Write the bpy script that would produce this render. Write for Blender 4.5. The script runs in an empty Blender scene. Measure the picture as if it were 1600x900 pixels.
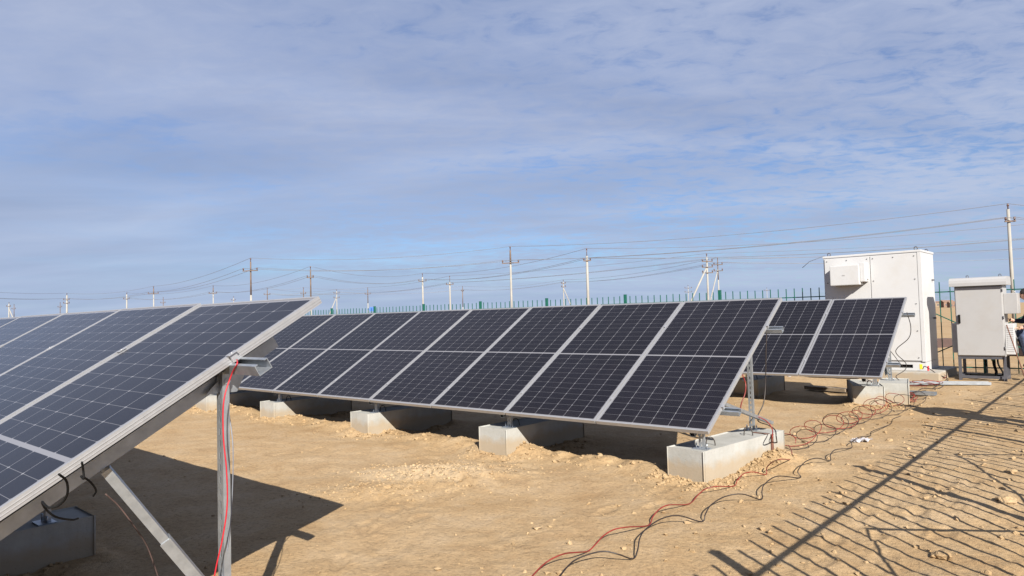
import bpy, bmesh, math, random
import numpy as np
from mathutils import Vector, Matrix
random.seed(7); rng = np.random.default_rng(7)
R = math.radians
scene = bpy.context.scene
COL = scene.collection

# ------------------------------------------------------------------ camera / survey
FPX, PITCH, ROLL, CH = 1071.48, R(2.343), R(1.550), 1.48
cam_d = bpy.data.cameras.new('camera'); cam = bpy.data.objects.new('camera', cam_d); COL.objects.link(cam)
cam_d.sensor_width = 36; cam_d.lens = FPX/1600*36; cam_d.clip_end = 20000; cam_d.clip_start = 0.05
cam.matrix_world = Matrix.Translation((0, 0, CH)) @ Matrix.Rotation(R(90)+PITCH, 4, 'X') @ Matrix.Rotation(-ROLL, 4, 'Z')
scene.camera = cam

def ray(u, v):
    """direction of a sight line of the survey photograph (1600 x 900 grid)"""
    du, dv = u-800, v-450
    cr, sr = math.cos(ROLL), math.sin(ROLL)
    a, b = du*cr-dv*sr, du*sr+dv*cr
    x, z = a/FPX, -b/FPX
    c, s = math.cos(PITCH), math.sin(PITCH)
    return Vector((x, c-z*s, s+z*c))
def gp(u, v, z=0.0):
    d = ray(u, v); t = (z-CH)/d.z
    return Vector((d.x*t, d.y*t, z))
def at(u, v, y):
    d = ray(u, v); t = y/d.y
    return Vector((d.x*t, y, CH+d.z*t))

# ------------------------------------------------------------------ sun
SUN_H = Vector((-0.549, 2.544, -1.598)).normalized()      # direction the light travels
SUN_EL = math.asin(-SUN_H.z); SUN_AZ = math.atan2(-SUN_H.x, -SUN_H.y)

# ------------------------------------------------------------------ value noise (numpy)
def _hash(ix, iy, seed):
    h = (ix.astype(np.int64)*374761393 + iy.astype(np.int64)*668265263 + seed*1442695041) & 0xffffffff
    h = ((h ^ (h >> 13))*1274126177) & 0xffffffff
    return ((h ^ (h >> 16)) & 0xffff)/65535.0
def vnoise(x, y, seed=0):
    ix, iy = np.floor(x), np.floor(y); fx, fy = x-ix, y-iy
    fx, fy = fx*fx*fx*(fx*(fx*6-15)+10), fy*fy*fy*(fy*(fy*6-15)+10)
    a, b = _hash(ix, iy, seed), _hash(ix+1, iy, seed)
    c, d = _hash(ix, iy+1, seed), _hash(ix+1, iy+1, seed)
    return (a+(b-a)*fx)*(1-fy)+(c+(d-c)*fx)*fy-0.5
def fbm(x, y, f, o=4, seed=0, gain=.5):
    r = 0; a = 1
    for k in range(o):
        r = r+a*vnoise(x*f+17.3*k, y*f-9.1*k, seed+k); f *= 2.03; a *= gain
    return r

# ------------------------------------------------------------------ materials
def mat(name):
    m = bpy.data.materials.new(name); m.use_nodes = True
    nt = m.node_tree; b = nt.nodes['Principled BSDF']
    return m, nt, b
class NB:
    """tiny node builder"""
    def __init__(s, nt): s.nt = nt
    def n(s, t, **k):
        o = s.nt.nodes.new(t)
        for a, v in k.items(): setattr(o, a, v)
        return o
    def lk(s, a, b): s.nt.links.new(a, b)
    def m(s, op, a, b=None, c=None):
        o = s.n('ShaderNodeMath', operation=op)
        for i, v in enumerate((a, b, c)):
            if v is None: continue
            if isinstance(v, (int, float)): o.inputs[i].default_value = v
            else: s.lk(v, o.inputs[i])
        return o.outputs[0]
    def noise(s, vec, scale, detail=4, rough=.55, dist=0.):
        o = s.n('ShaderNodeTexNoise'); o.inputs['Scale'].default_value = scale
        o.inputs['Detail'].default_value = detail; o.inputs['Roughness'].default_value = rough
        o.inputs['Distortion'].default_value = dist
        s.lk(vec, o.inputs['Vector']); return o.outputs['Fac']
    def ramp(s, fac, stops):
        o = s.n('ShaderNodeValToRGB'); e = o.color_ramp.elements
        while len(e) < len(stops): e.new(0.5)
        for i, (p, c) in enumerate(stops):
            e[i].position = p; e[i].color = (*c, 1) if len(c) == 3 else c
        s.lk(fac, o.inputs[0]); return o.outputs[0]
    def mix(s, f, a, b):
        o = s.n('ShaderNodeMix', data_type='RGBA')
        for i, v in ((0, f), (6, a), (7, b)):
            if isinstance(v, (int, float)): o.inputs[i].default_value = v
            elif isinstance(v, tuple): o.inputs[i].default_value = (*v, 1)
            else: s.lk(v, o.inputs[i])
        return o.outputs[2]
    def bump(s, h, strength, dist, nrm=None):
        o = s.n('ShaderNodeBump'); o.inputs['Strength'].default_value = strength
        o.inputs['Distance'].default_value = dist; s.lk(h, o.inputs['Height'])
        if nrm: s.lk(nrm, o.inputs['Normal'])
        return o.outputs[0]
    def obj(s): return s.n('ShaderNodeTexCoord').outputs['Object']
    def wpos(s): return s.n('ShaderNodeNewGeometry').outputs['Position']

def simple(name, col, rough=.5, metal=0., var=.15, scale=8., bump=0., spec=.5, world=True, dirt=None):
    m, nt, b = mat(name); B = NB(nt); v = B.wpos() if world else B.obj()
    f = B.noise(v, scale, 5, .6)
    c0 = tuple(max(0, x*(1-var)) for x in col); c1 = tuple(min(1, x*(1+var)) for x in col)
    c = B.ramp(f, [(.3, c0), (.7, c1)])
    if dirt:
        g = B.ramp(B.noise(v, 2.3, 6, .65), [(.5, (0, 0, 0)), (.75, (1, 1, 1))])
        c = B.mix(B.m('MULTIPLY', g, dirt[1]), c, dirt[0])
    B.lk(c, b.inputs['Base Color'])
    b.inputs['Roughness'].default_value = rough; b.inputs['Metallic'].default_value = metal
    b.inputs['Specular IOR Level'].default_value = spec
    if bump: B.lk(B.bump(B.noise(v, scale*6, 4, .6), bump, .004), b.inputs['Normal'])
    return m

M = {}
M['galv'] = simple('galvanised_steel', (.35, .375, .405), .42, .75, .18, 14, .15)
M['alu'] = simple('anodised_aluminium', (.36, .36, .37), .40, .55, .06, 30)
M['rust'] = simple('rusty_steel', (.12, .05, .032), .85, 0, .4, 25, .4)
M['rebar'] = simple('dark_rebar', (.045, .035, .03), .7, .3, .3, 30)
M['white'] = simple('white_powder_coat', (.415, .415, .42), .42, 0, .02, 3, dirt=((.33, .29, .23), .25))
M['lgrey'] = simple('light_grey_enamel', (.30, .295, .295), .42, 0, .03, 3, dirt=((.24, .205, .16), .25))
M['dsteel'] = simple('dark_grey_paint', (.06, .06, .07), .55, 0, .2, 8)
M['green'] = simple('green_paint', (.005, .075, .055), .45, 0, .2, 6)
M['black'] = simple('black_rubber', (.005, .005, .005), .8, spec=.15, scale=20, var=.2)
M['redbright'] = simple('bright_red_cable', (.36, .012, .022), .4, 0, .1, 4)
M['blackcable'] = simple('black_cable', (.016, .010, .008), .5, 0, .3, 6)
M['redcable'] = simple('red_cable', (.15, .014, .009), .45, 0, .35, 7)
M['brick'] = simple('red_brick', (.17, .105, .075), .9, 0, .3, 2)
M['polec'] = simple('pole_concrete', (.25, .24, .22), .9, 0, .12, 1.5)
M['polebrown'] = simple('pole_stained_top', (.11, .075, .055), .85, 0, .3, 2)
M['insul'] = simple('brown_porcelain', (.09, .05, .04), .3, 0, .2, 10)
M['wire'] = simple('wire_aluminium', (.16, .17, .20), .6, .3, .1, 1)
M['wood'] = simple('weathered_wood', (.19, .145, .10), .85, 0, .35, 9, .3)
M['yellow'] = simple('yellow_tag', (.65, .5, .03), .5)
M['redtape'] = simple('red_tape', (.5, .02, .03), .5)
M['blue'] = simple('blue_paint', (.03, .10, .38), .5)
M['plastic'] = simple('white_plastic_scrap', (.27, .26, .28), .4)
M['darkpipe'] = simple('brown_pipe', (.06, .035, .03), .8)
M['skin'] = simple('skin', (.42, .24, .17), .5)
M['hair'] = simple('black_hair', (.012, .010, .010), .6, 0, .3, 60)
M['navy'] = simple('navy_cloth', (.012, .015, .035), .85, 0, .3, 12)
M['jeans'] = simple('denim', (.04, .055, .10), .85, 0, .35, 14)
M['shoe'] = simple('dark_shoe', (.03, .025, .02), .6)

def concrete():
    m, nt, b = mat('cast_concrete'); B = NB(nt); v = B.wpos()
    f = B.noise(v, 3.2, 7, .62)
    c = B.ramp(f, [(.25, (.215, .212, .195)), (.5, (.285, .283, .268)), (.75, (.34, .338, .322))])
    mp = B.n('ShaderNodeMapping'); mp.inputs['Scale'].default_value = (26, 26, 1.6); B.lk(v, mp.inputs[0])
    st = B.ramp(B.noise(mp.outputs[0], 1, 3, .5), [(.45, (0, 0, 0)), (.62, (1, 1, 1))])
    c = B.mix(B.m('MULTIPLY', st, .14), c, (.22, .205, .175))
    pits = B.ramp(B.noise(v, 70, 2, .5), [(.66, (0, 0, 0)), (.72, (1, 1, 1))])
    c = B.mix(B.m('MULTIPLY', pits, .45), c, (.2, .18, .15))
    xyz = B.n('ShaderNodeSeparateXYZ'); B.lk(v, xyz.inputs[0])      # soil splashed on the foot
    lo = B.m('SUBTRACT', B.m('ADD', .11, B.m('MULTIPLY', B.noise(v, 9, 4), .16)), xyz.outputs[2])
    lo = B.m('MULTIPLY', B.m('MAXIMUM', lo, 0), 9); lo = B.m('MINIMUM', lo, .75)
    c = B.mix(lo, c, (.27, .205, .13))
    B.lk(c, b.inputs['Base Color']); b.inputs['Roughness'].default_value = .9
    h = B.m('ADD', B.noise(v, 45, 5, .65), B.m('MULTIPLY', pits, -.6))
    B.lk(B.bump(h, .35, .006), b.inputs['Normal'])
    return m
M['conc'] = concrete()

def sand(name='sand', clod=False):
    m, nt, b = mat(name); B = NB(nt); v = B.wpos()
    big = B.noise(v, .42, 6, .6, .6)
    mid = B.noise(v, 2.6, 7, .66, .4)
    fine = B.noise(v, 34, 6, .7)
    grit = B.noise(v, 160, 3, .6)
    c = B.ramp(big, [(.30, (0.224, 0.145, 0.075)), (.46, (0.286, 0.199, 0.114)), (.60, (0.312, 0.228, 0.144)), (.8, (0.330, 0.253, 0.172))])
    c2 = B.ramp(mid, [(.3, (0.220, 0.140, 0.073)), (.5, (0.295, 0.211, 0.125)), (.72, (0.343, 0.267, 0.187))])
    c = B.mix(.55, c, c2)
    sp = B.ramp(fine, [(.34, (.62, .62, .62)), (.5, (1, 1, 1)), (.68, (1.12, 1.1, 1.07))])
    mx = B.n('ShaderNodeMix', data_type='RGBA', blend_type='MULTIPLY'); mx.inputs[0].default_value = .8
    B.lk(c, mx.inputs[6]); B.lk(sp, mx.inputs[7]); c = mx.outputs[2]
    dk = B.ramp(B.noise(v, 95, 2, .5), [(.66, (0, 0, 0)), (.74, (1, 1, 1))])
    c = B.mix(B.m('MULTIPLY', dk, .35), c, (.18, .115, .06))
    lt = B.ramp(B.noise(v, 61, 2, .5), [(.69, (0, 0, 0)), (.75, (1, 1, 1))])
    c = B.mix(B.m('MULTIPLY', lt, .4), c, (.48, .40, .30))
    c0 = gp(680, 738)                                          # heap of pale, dry, loose soil
    df = B.n('ShaderNodeVectorMath', operation='SUBTRACT'); B.lk(v, df.inputs[0]); df.inputs[1].default_value = (c0.x-.1, c0.y, 0)
    sc_ = B.n('ShaderNodeVectorMath', operation='MULTIPLY'); B.lk(df.outputs[0], sc_.inputs[0]); sc_.inputs[1].default_value = (1/.8, 1/.45, 0)
    ln = B.n('ShaderNodeVectorMath', operation='LENGTH'); B.lk(sc_.outputs[0], ln.inputs[0])
    pale = B.m('SUBTRACT', B.m('ADD', 1.0, B.m('MULTIPLY', B.noise(v, 5, 5, .65), .9)), B.m('ADD', ln.outputs['Value'], .45))
    pale = B.m('MINIMUM', B.m('MAXIMUM', B.m('MULTIPLY', pale, 1.6), 0.), .55)
    c = B.mix(pale, c, (.375, .295, .205))
    if clod: c = B.mix(.2, c, (.31, .23, .145))
    g_ = B.n('ShaderNodeMix', data_type='RGBA', blend_type='MULTIPLY'); g_.inputs[0].default_value = 1; g_.inputs[7].default_value = (1.07, 1.045, .98, 1); B.lk(c, g_.inputs[6]); c = g_.outputs[2]
    B.lk(c, b.inputs['Base Color']); b.inputs['Roughness'].default_value = .95
    b.inputs['Specular IOR Level'].default_value = .15
    h = B.m('ADD', B.m('MULTIPLY', fine, 1.0), B.m('MULTIPLY', grit, .35))
    n1 = B.bump(h, .7, .012)
    B.lk(B.bump(B.noise(v, 9, 5, .65), .22, .05, n1), b.inputs['Normal'])
    return m
M['sand'] = sand(); M['clod'] = sand('soil', True)

# ---- solar module: geometry constants
PW, PL, PP = 1.138, 2.279, 1.154          # width, length, pitch along the row
def cells():
    m, nt, b = mat('solar_cells'); B = NB(nt)
    o = B.n('ShaderNodeTexCoord').outputs['Object']
    xyz = B.n('ShaderNodeSeparateXYZ'); B.lk(o, xyz.inputs[0])
    X, Y = xyz.outputs[0], xyz.outputs[1]
    cw, ch = (PW-.052)/6, .0917
    x = B.m('DIVIDE', B.m('SUBTRACT', X, .026), cw)
    yv = B.m('SUBTRACT', B.m('ABSOLUTE', B.m('SUBTRACT', Y, PL/2)), .010)
    y = B.m('DIVIDE', yv, ch)
    def dist(t, s): return B.m('MULTIPLY', B.m('ABSOLUTE', B.m('SUBTRACT', t, B.m('ROUND', t))), s)
    dx, dy = dist(x, cw), dist(y, ch)
    v1 = B.m('LESS_THAN', dx, .0017); h1 = B.m('LESS_THAN', dy, .0011)
    dia = B.m('LESS_THAN', B.m('ADD', dx, dy), .0085)
    line = B.m('MAXIMUM', B.m('MAXIMUM', v1, B.m('MULTIPLY', h1, .6)), dia)
    outx = B.m('MAXIMUM', B.m('LESS_THAN', x, 0.), B.m('GREATER_THAN', x, 6.))
    outy = B.m('MAXIMUM', B.m('LESS_THAN', y, 0.), B.m('GREATER_THAN', y, 12.))
    line = B.m('MAXIMUM', line, B.m('MAXIMUM', outx, outy))
    bus = B.m('LESS_THAN', dist(B.m('MULTIPLY', x, 9.), cw/9), .0004)
    tone = B.noise(o, 1.3, 3, .5)
    cc = B.ramp(tone, [(.3, (.0035, .0034, .0065)), (.7, (.0055, .0053, .0095))])
    cc = B.mix(B.m('MULTIPLY', bus, .25), cc, (.12, .12, .13))
    oi = B.n('ShaderNodeObjectInfo').outputs['Random']           # modules differ slightly from one another
    hs = B.n('ShaderNodeHueSaturation'); B.lk(cc, hs.inputs['Color']); B.lk(B.m('ADD', .75, B.m('MULTIPLY', oi, .6)), hs.inputs['Value'])
    c = B.mix(line, hs.outputs[0], (.155, .155, .17))
    w = B.wpos()                                                # wind-blown dust on the glass
    mp = B.n('ShaderNodeMapping'); mp.inputs['Scale'].default_value = (9, .9, 1); B.lk(o, mp.inputs[0])   # runs left by rain
    run = B.ramp(B.noise(mp.outputs[0], 1.6, 5, .65), [(.52, (0, 0, 0)), (.75, (1, 1, 1))])
    edge = B.m('MULTIPLY', B.m('MAXIMUM', B.m('SUBTRACT', .16, Y), 0.), .05)                               # dirt gathered along the lower frame
    dust = B.m('ADD', B.m('ADD', edge, B.m('MULTIPLY', run, .006)), B.m('MULTIPLY', B.noise(w, 5, 6, .7), B.m('ADD', .004, B.m('MULTIPLY', oi, .008))))
    c = B.mix(dust, c, (.42, .33, .24))
    B.lk(c, b.inputs['Base Color'])
    b.inputs['Roughness'].default_value = .16
    B.lk(B.m('ADD', .10, B.m('MULTIPLY', B.noise(w, 7, 5, .7), .16)), b.inputs['Roughness'])
    b.inputs['IOR'].default_value = 1.22; b.inputs['Sheen Weight'].default_value = .03; b.inputs['Sheen Roughness'].default_value = .45; b.inputs['Sheen Tint'].default_value = (.9, .85, .8, 1)
    return m
M['cells'] = cells()

# ------------------------------------------------------------------ mesh builder
class MB:
    def __init__(s): s.v = []; s.f = []; s.sm = []
    def _add(s, vs, fs, smooth=False):
        n = len(s.v); s.v += [tuple(p) for p in vs]
        s.f += [tuple(n+i for i in f) for f in fs]; s.sm += [smooth]*len(fs)
    def box(s, c, ax, bev=0.):
        """oriented box: centre + three half-extent vectors, edges optionally chamfered"""
        c = Vector(c); a, b, d = (Vector(q) for q in ax)
        if a.cross(b).dot(d) < 0: a = -a
        if bev <= 0:
            vs = [c+i*a+j*b+k*d for k in (-1, 1) for j in (-1, 1) for i in (-1, 1)]
            s._add(vs, [(0, 2, 3, 1), (4, 5, 7, 6), (0, 1, 5, 4), (2, 6, 7, 3), (0, 4, 6, 2), (1, 3, 7, 5)])
            return s
        bm = bmesh.new(); bmesh.ops.create_cube(bm, size=2)
        bm.transform(Matrix(((a.x, b.x, d.x, c.x), (a.y, b.y, d.y, c.y), (a.z, b.z, d.z, c.z), (0, 0, 0, 1))))
        bmesh.ops.bevel(bm, geom=list(bm.edges), offset=bev, segments=2, profile=.6, affect='EDGES')
        s.bm(bm); return s
    def bm(s, bm, smooth=False):
        bm.verts.index_update()
        s._add([v.co for v in bm.verts], [[v.index for v in f.verts] for f in bm.faces], smooth); bm.free()
    def bar(s, p, q, w, h=None, up=(0, 0, 1), bev=0.):
        p, q = Vector(p), Vector(q); h = h or w; d = (q-p); L = d.length; d.normalize()
        up = Vector(up)
        if abs(d.dot(up)) > .98: up = Vector((1, .2, 0))
        sd = d.cross(up).normalized(); u = sd.cross(d)
        return s.box((p+q)/2, (sd*w/2, d*L/2, u*h/2), bev)
    def tube(s, pts, r, n=8, r2=None, cap=True):
        pts = [Vector(p) for p in pts]; rings = []; N = len(pts)
        ref = Vector((0, 0, 1)); prev = None
        for i, p in enumerate(pts):
            d = (pts[min(i+1, N-1)]-pts[max(i-1, 0)]).normalized()
            if prev is None:
                x = d.cross(ref)
                if x.length < .1: x = d.cross(Vector((1, 0, 0)))
            else: x = prev-d*prev.dot(d)
            x.normalize(); prev = x; y = d.cross(x)
            rr = r if r2 is None else r+(r2-r)*i/(N-1)
            rings.append([p+(x*math.cos(2*math.pi*k/n)+y*math.sin(2*math.pi*k/n))*rr for k in range(n)])
        fs = []
        for i in range(N-1):
            for k in range(n):
                a, b = i*n+k, i*n+(k+1) % n
                fs.append((a, b, b+n, a+n))
        s._add([v for rg in rings for v in rg], fs, True)
        if cap:
            m = len(s.v)-N*n
            s.f += [tuple(m+k for k in reversed(range(n))), tuple(m+(N-1)*n+k for k in range(n))]; s.sm += [False]*2
        return s
    def prism(s, poly, d):
        """closed polygon (list of points) extruded by vector d"""
        poly = [Vector(p) for p in poly]; d = Vector(d); n = len(poly)
        nrm = Vector((0, 0, 0))
        for i in range(n): nrm += poly[i].cross(poly[(i+1) % n])
        if nrm.dot(d) > 0: poly.reverse()
        vs = poly+[p+d for p in poly]
        fs = [tuple(range(n)), tuple(reversed(range(n, 2*n)))]
        for i in range(n):
            j = (i+1) % n; fs.append((i, i+n, j+n, j))
        s._add(vs, fs); return s
    def build(s, name, m, parent=None, inv=None):
        me = bpy.data.meshes.new(name)
        v = s.v if inv is None else [tuple(inv @ Vector(p)) for p in s.v]
        me.from_pydata(v, [], s.f); me.polygons.foreach_set('use_smooth', s.sm); me.update()
        for mm in (m if isinstance(m, (list, tuple)) else [m]): me.materials.append(mm)
        o = bpy.data.objects.new(name, me); COL.objects.link(o)
        if parent is not None: o.parent = parent
        return o

def tag(o, label=None, cat=None, group=None, kind=None):
    if label: o['label'] = label
    if cat: o['category'] = cat
    if group: o['group'] = group
    if kind: o['kind'] = kind
    return o
def empty(name, loc, label, cat, group=None, mtx=None):
    o = bpy.data.objects.new(name, None); COL.objects.link(o); o.empty_display_size = .2
    o.matrix_world = mtx if mtx is not None else Matrix.Translation(loc)
    return tag(o, label, cat, group)
def part(mb, name, m, root, label=None):
    """mb is in world coordinates; bring it into the root's frame"""
    top = root
    while top.parent: top = top.parent                       # parts sit unrotated in their thing's frame
    o = mb.build(name, m, root, top.matrix_world.inverted())
    if label: o['label'] = label
    return o
def smooth_path(pts, k=6):
    pts = [Vector(p) for p in pts]; out = []
    P = [pts[0]*2-pts[1]]+pts+[pts[-1]*2-pts[-2]]
    for i in range(1, len(P)-2):
        a, b, c, d = P[i-1:i+3]
        for j in range(k):
            t = j/k
            out.append(.5*((2*b)+(c-a)*t+(2*a-5*b+4*c-d)*t*t+(3*b-a-3*c+d)*t**3))
    out.append(pts[-1]); return out

# ------------------------------------------------------------------ rows of modules
class Row:
    def __init__(s, o, yaw, tilt, ends):
        s.o = Vector(o); s.yaw, s.t = R(yaw), R(tilt)
        s.D = Vector((-math.cos(s.yaw), -math.sin(s.yaw), 0))      # along the row, away from its right end
        s.N = Vector((-math.sin(s.yaw), math.cos(s.yaw), 0))       # horizontal, up-slope
        s.U = math.cos(s.t)*s.N+Vector((0, 0, math.sin(s.t)))      # up the slope
        s.n = (-s.D).cross(s.U).normalized()
        s.n_pan = ends
    def p(s, a, b, h=0.): return s.o+a*s.D+b*s.U+h*s.n
    def g(s, a, b, z): q = s.o+a*s.D+b*s.N; return Vector((q.x, q.y, z))
ROW_A = Row((-2.1653, 1.6141, -1.0207+CH), -40.62, 29.99, 7)
ROW_B = Row((1.6375, 5.9011, -1.0282+CH), -40.23, 30.25, 11)
ROW_C = Row((5.1961, 9.7652, -1.0080+CH), -40.53, 30.25, 4)

# ground height -----------------------------------------------------------------
def seg_d(x, y, p, q):
    px, py = x-p[0], y-p[1]; dx, dy = q[0]-p[0], q[1]-p[1]; L = dx*dx+dy*dy
    t = np.clip((px*dx+py*dy)/L, 0, 1)
    return np.hypot(px-t*dx, py-t*dy)
BLK = {}                                                # filled below: name -> (centre, axis dir, half length, half width)
def block_def(key, row, a, b0, b1, w, rot):
    c = row.g(a, (b0+b1)/2, 0); ax = row.N.copy(); ax.rotate(Matrix.Rotation(R(rot), 3, 'Z'))
    BLK[key] = (c, ax, (b1-b0)/2, w/2, row)
for row, key, lst in ((ROW_B, 'B', [(.135, .03, 1.44, .37, -8), (2.46, 0, 1.40, .40, -1), (4.76, 0, 1.40, .40, -4), (7.10, .02, 1.42, .39, 0), (9.02, -.08, 1.3, .40, 0), (11.6, 0, 1.4, .4, 0)]),
                      (ROW_A, 'A', [(.20, .30, 1.76, .38, 0), (2.48, .38, 1.80, .36, -1), (4.85, .3, 1.75, .38, 1), (7.1, .3, 1.75, .38, 0)]),
                      (ROW_C, 'C', [(.44, .38, 1.42, .40, 19), (2.22, .62, 1.9, .40, 0), (4.3, .5, 1.8, .4, 0)])):
    for i, (a, b0, b1, w, rot) in enumerate(lst): block_def(key+str(i), row, a, b0, b1, w, rot)
C_BACK = (gp(1388, 629, 0)+Vector((.25, .28, 0)))

NF0 = Vector((1.895, 1.074, 0)); NFD = Vector((.671, .7415, 0)).normalized()
_fr = random.Random(21); FEET = []
for _k in range(9):                                       # trails of boot prints
    _p = Vector(gp(_fr.uniform(420, 1500), _fr.uniform(690, 890))); _a = _fr.uniform(-.9, .9)
    for _j in range(9):
        _d = Vector((math.sin(_a), math.cos(_a), 0)); _s = Vector((_d.y, -_d.x, 0)); _q = _p+_d*.36*_j+_s*(.10 if _j % 2 else -.10)
        FEET.append((_q.x, _q.y, _a+_fr.uniform(-.15, .15), _fr.uniform(.6, 1.1))); _a += _fr.uniform(-.1, .1)
def feet(x, y):
    h = np.zeros_like(x)
    for fx, fy, a, k in FEET:
        m = (np.abs(x-fx) < .3) & (np.abs(y-fy) < .3)
        if not m.any(): continue
        dx, dy = x[m]-fx, y[m]-fy; l = dx*math.sin(a)+dy*math.cos(a); t = dx*math.cos(a)-dy*math.sin(a)
        e = np.sqrt((l/.14)**2+(t/(.052+.012*np.tanh(l*20)))**2)
        h[m] += .6*k*(-.016/(1+np.exp((e-1)*9))+.010*np.exp(-((e-1.35)/.28)**2))
    return h
def gh(x, y):
    x = np.asarray(x, float); y = np.asarray(y, float)
    r = np.hypot(x, y); near = np.exp(-(r/45)**2)
    h = .05*fbm(x, y, .32, 3, 3)+.020*fbm(x, y, 1.1, 3, 11)
    rough = np.clip(((x-NF0.x)*.7415-(y-NF0.y)*.671+3.4)/2.0, 0.15, 1.15)   # churned strip along the right hand fence
    h = h+rough*(.018*fbm(x, y, 2.2, 4, 21, .55)+.012*np.abs(fbm(x, y, 9, 3, 31, .6)))
    h = h+.006*fbm(x, y, 7, 3, 41, .6)
    # little ridge of dug soil along the front of the middle row
    a0, a1 = ROW_B.g(.3, .28, 0), ROW_B.g(12, .28, 0)
    d = seg_d(x, y, a0, a1)
    h = h+np.exp(-(d/.20)**2)*(.05+.09*fbm(x, y, 2.4, 4, 51, .6))
    # dug hollow under it
    d = seg_d(x, y, ROW_B.g(.9, 1.0, 0), ROW_B.g(12, 1.0, 0))
    h = h-np.exp(-(d/.4)**2)*.05
    # heap in the open
    c = gp(690, 740)
    e = ((x-c.x)/.62)**2+((y-c.y)/.42)**2
    h = h+np.exp(-e)*(.055+.09*np.abs(fbm(x, y, 6, 4, 61, .6)))
    c = gp(590, 765); e = ((x-c.x)/.40)**2+((y-c.y)/.22)**2
    h = h+np.exp(-e)*(.03+.05*np.abs(fbm(x, y, 6, 4, 62, .6)))
    # soil banked against the blocks
    for k, (c, ax, hl, hw, row) in BLK.items():
        px, py = x-c.x, y-c.y; l = px*ax.x+py*ax.y; t = px*ax.y-py*ax.x
        d = np.hypot(np.maximum(np.abs(l)-hl, 0), np.maximum(np.abs(t)-hw, 0))
        h = h+np.exp(-(d/.20)**2)*(.035+.06*fbm(x, y, 3.2, 4, 71, .6))
        if k == 'B0':
            q = c+ax*.35+Vector((ax.y, -ax.x, 0))*(hw+.12)
            h = h+np.exp(-((x-q.x)**2+(y-q.y)**2)/.09)*(.10+.06*fbm(x, y, 5, 3, 81, .6))
    return (h+feet(x, y)-.012)*near
def gz(x, y): return float(gh(np.array([x]), np.array([y]))[0])
def on(u, v, lift=0.): q = gp(u, v); q.z = gz(q.x, q.y)+lift; return q

def make_ground():
    fov = np.concatenate([np.linspace(-58, 58, 640), np.linspace(58, 302, 62)[1:-1]])
    th = np.radians(fov); na = len(th)
    rad = np.concatenate([[.25, .6, 1.0, 1.5], np.geomspace(2.0, 24, 460), np.geomspace(24, 9000, 70)[1:]])
    T, Rr = np.meshgrid(th, rad); X = np.sin(T)*Rr; Y = np.cos(T)*Rr; Z = gh(X, Y)
    v = np.stack([X, Y, Z], -1).reshape(-1, 3); nr = len(rad)
    i, j = np.meshgrid(np.arange(nr-1), np.arange(na), indexing='ij'); jn = (j+1) % na
    q = np.stack([i*na+j, (i+1)*na+j, (i+1)*na+jn, i*na+jn], -1).reshape(-1, 4)[:, ::-1]
    c = len(v); v = np.vstack([v, [[0, 0, float(Z[0].mean())]]])
    me = bpy.data.meshes.new('ground')
    nq = len(q); tri = np.stack([np.full(na, c), np.arange(na), (np.arange(na)+1) % na], -1)[:, ::-1]
    me.vertices.add(len(v)); me.vertices.foreach_set('co', v.ravel())
    me.loops.add(nq*4+na*3); me.loops.foreach_set('vertex_index', np.concatenate([q.ravel(), tri.ravel()]).astype(np.int32))
    me.polygons.add(nq+na)
    me.polygons.foreach_set('loop_start', np.concatenate([np.arange(nq)*4, nq*4+np.arange(na)*3]).astype(np.int32))
    me.polygons.foreach_set('use_smooth', np.ones(nq+na, bool))
    me.update(calc_edges=True); me.validate()
    # make sure it faces up
    if me.polygons[1000].normal.z < 0: me.flip_normals()
    me.materials.append(M['sand'])
    o = bpy.data.objects.new('ground', me); COL.objects.link(o); tag(o, kind='structure')
make_ground()

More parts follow.
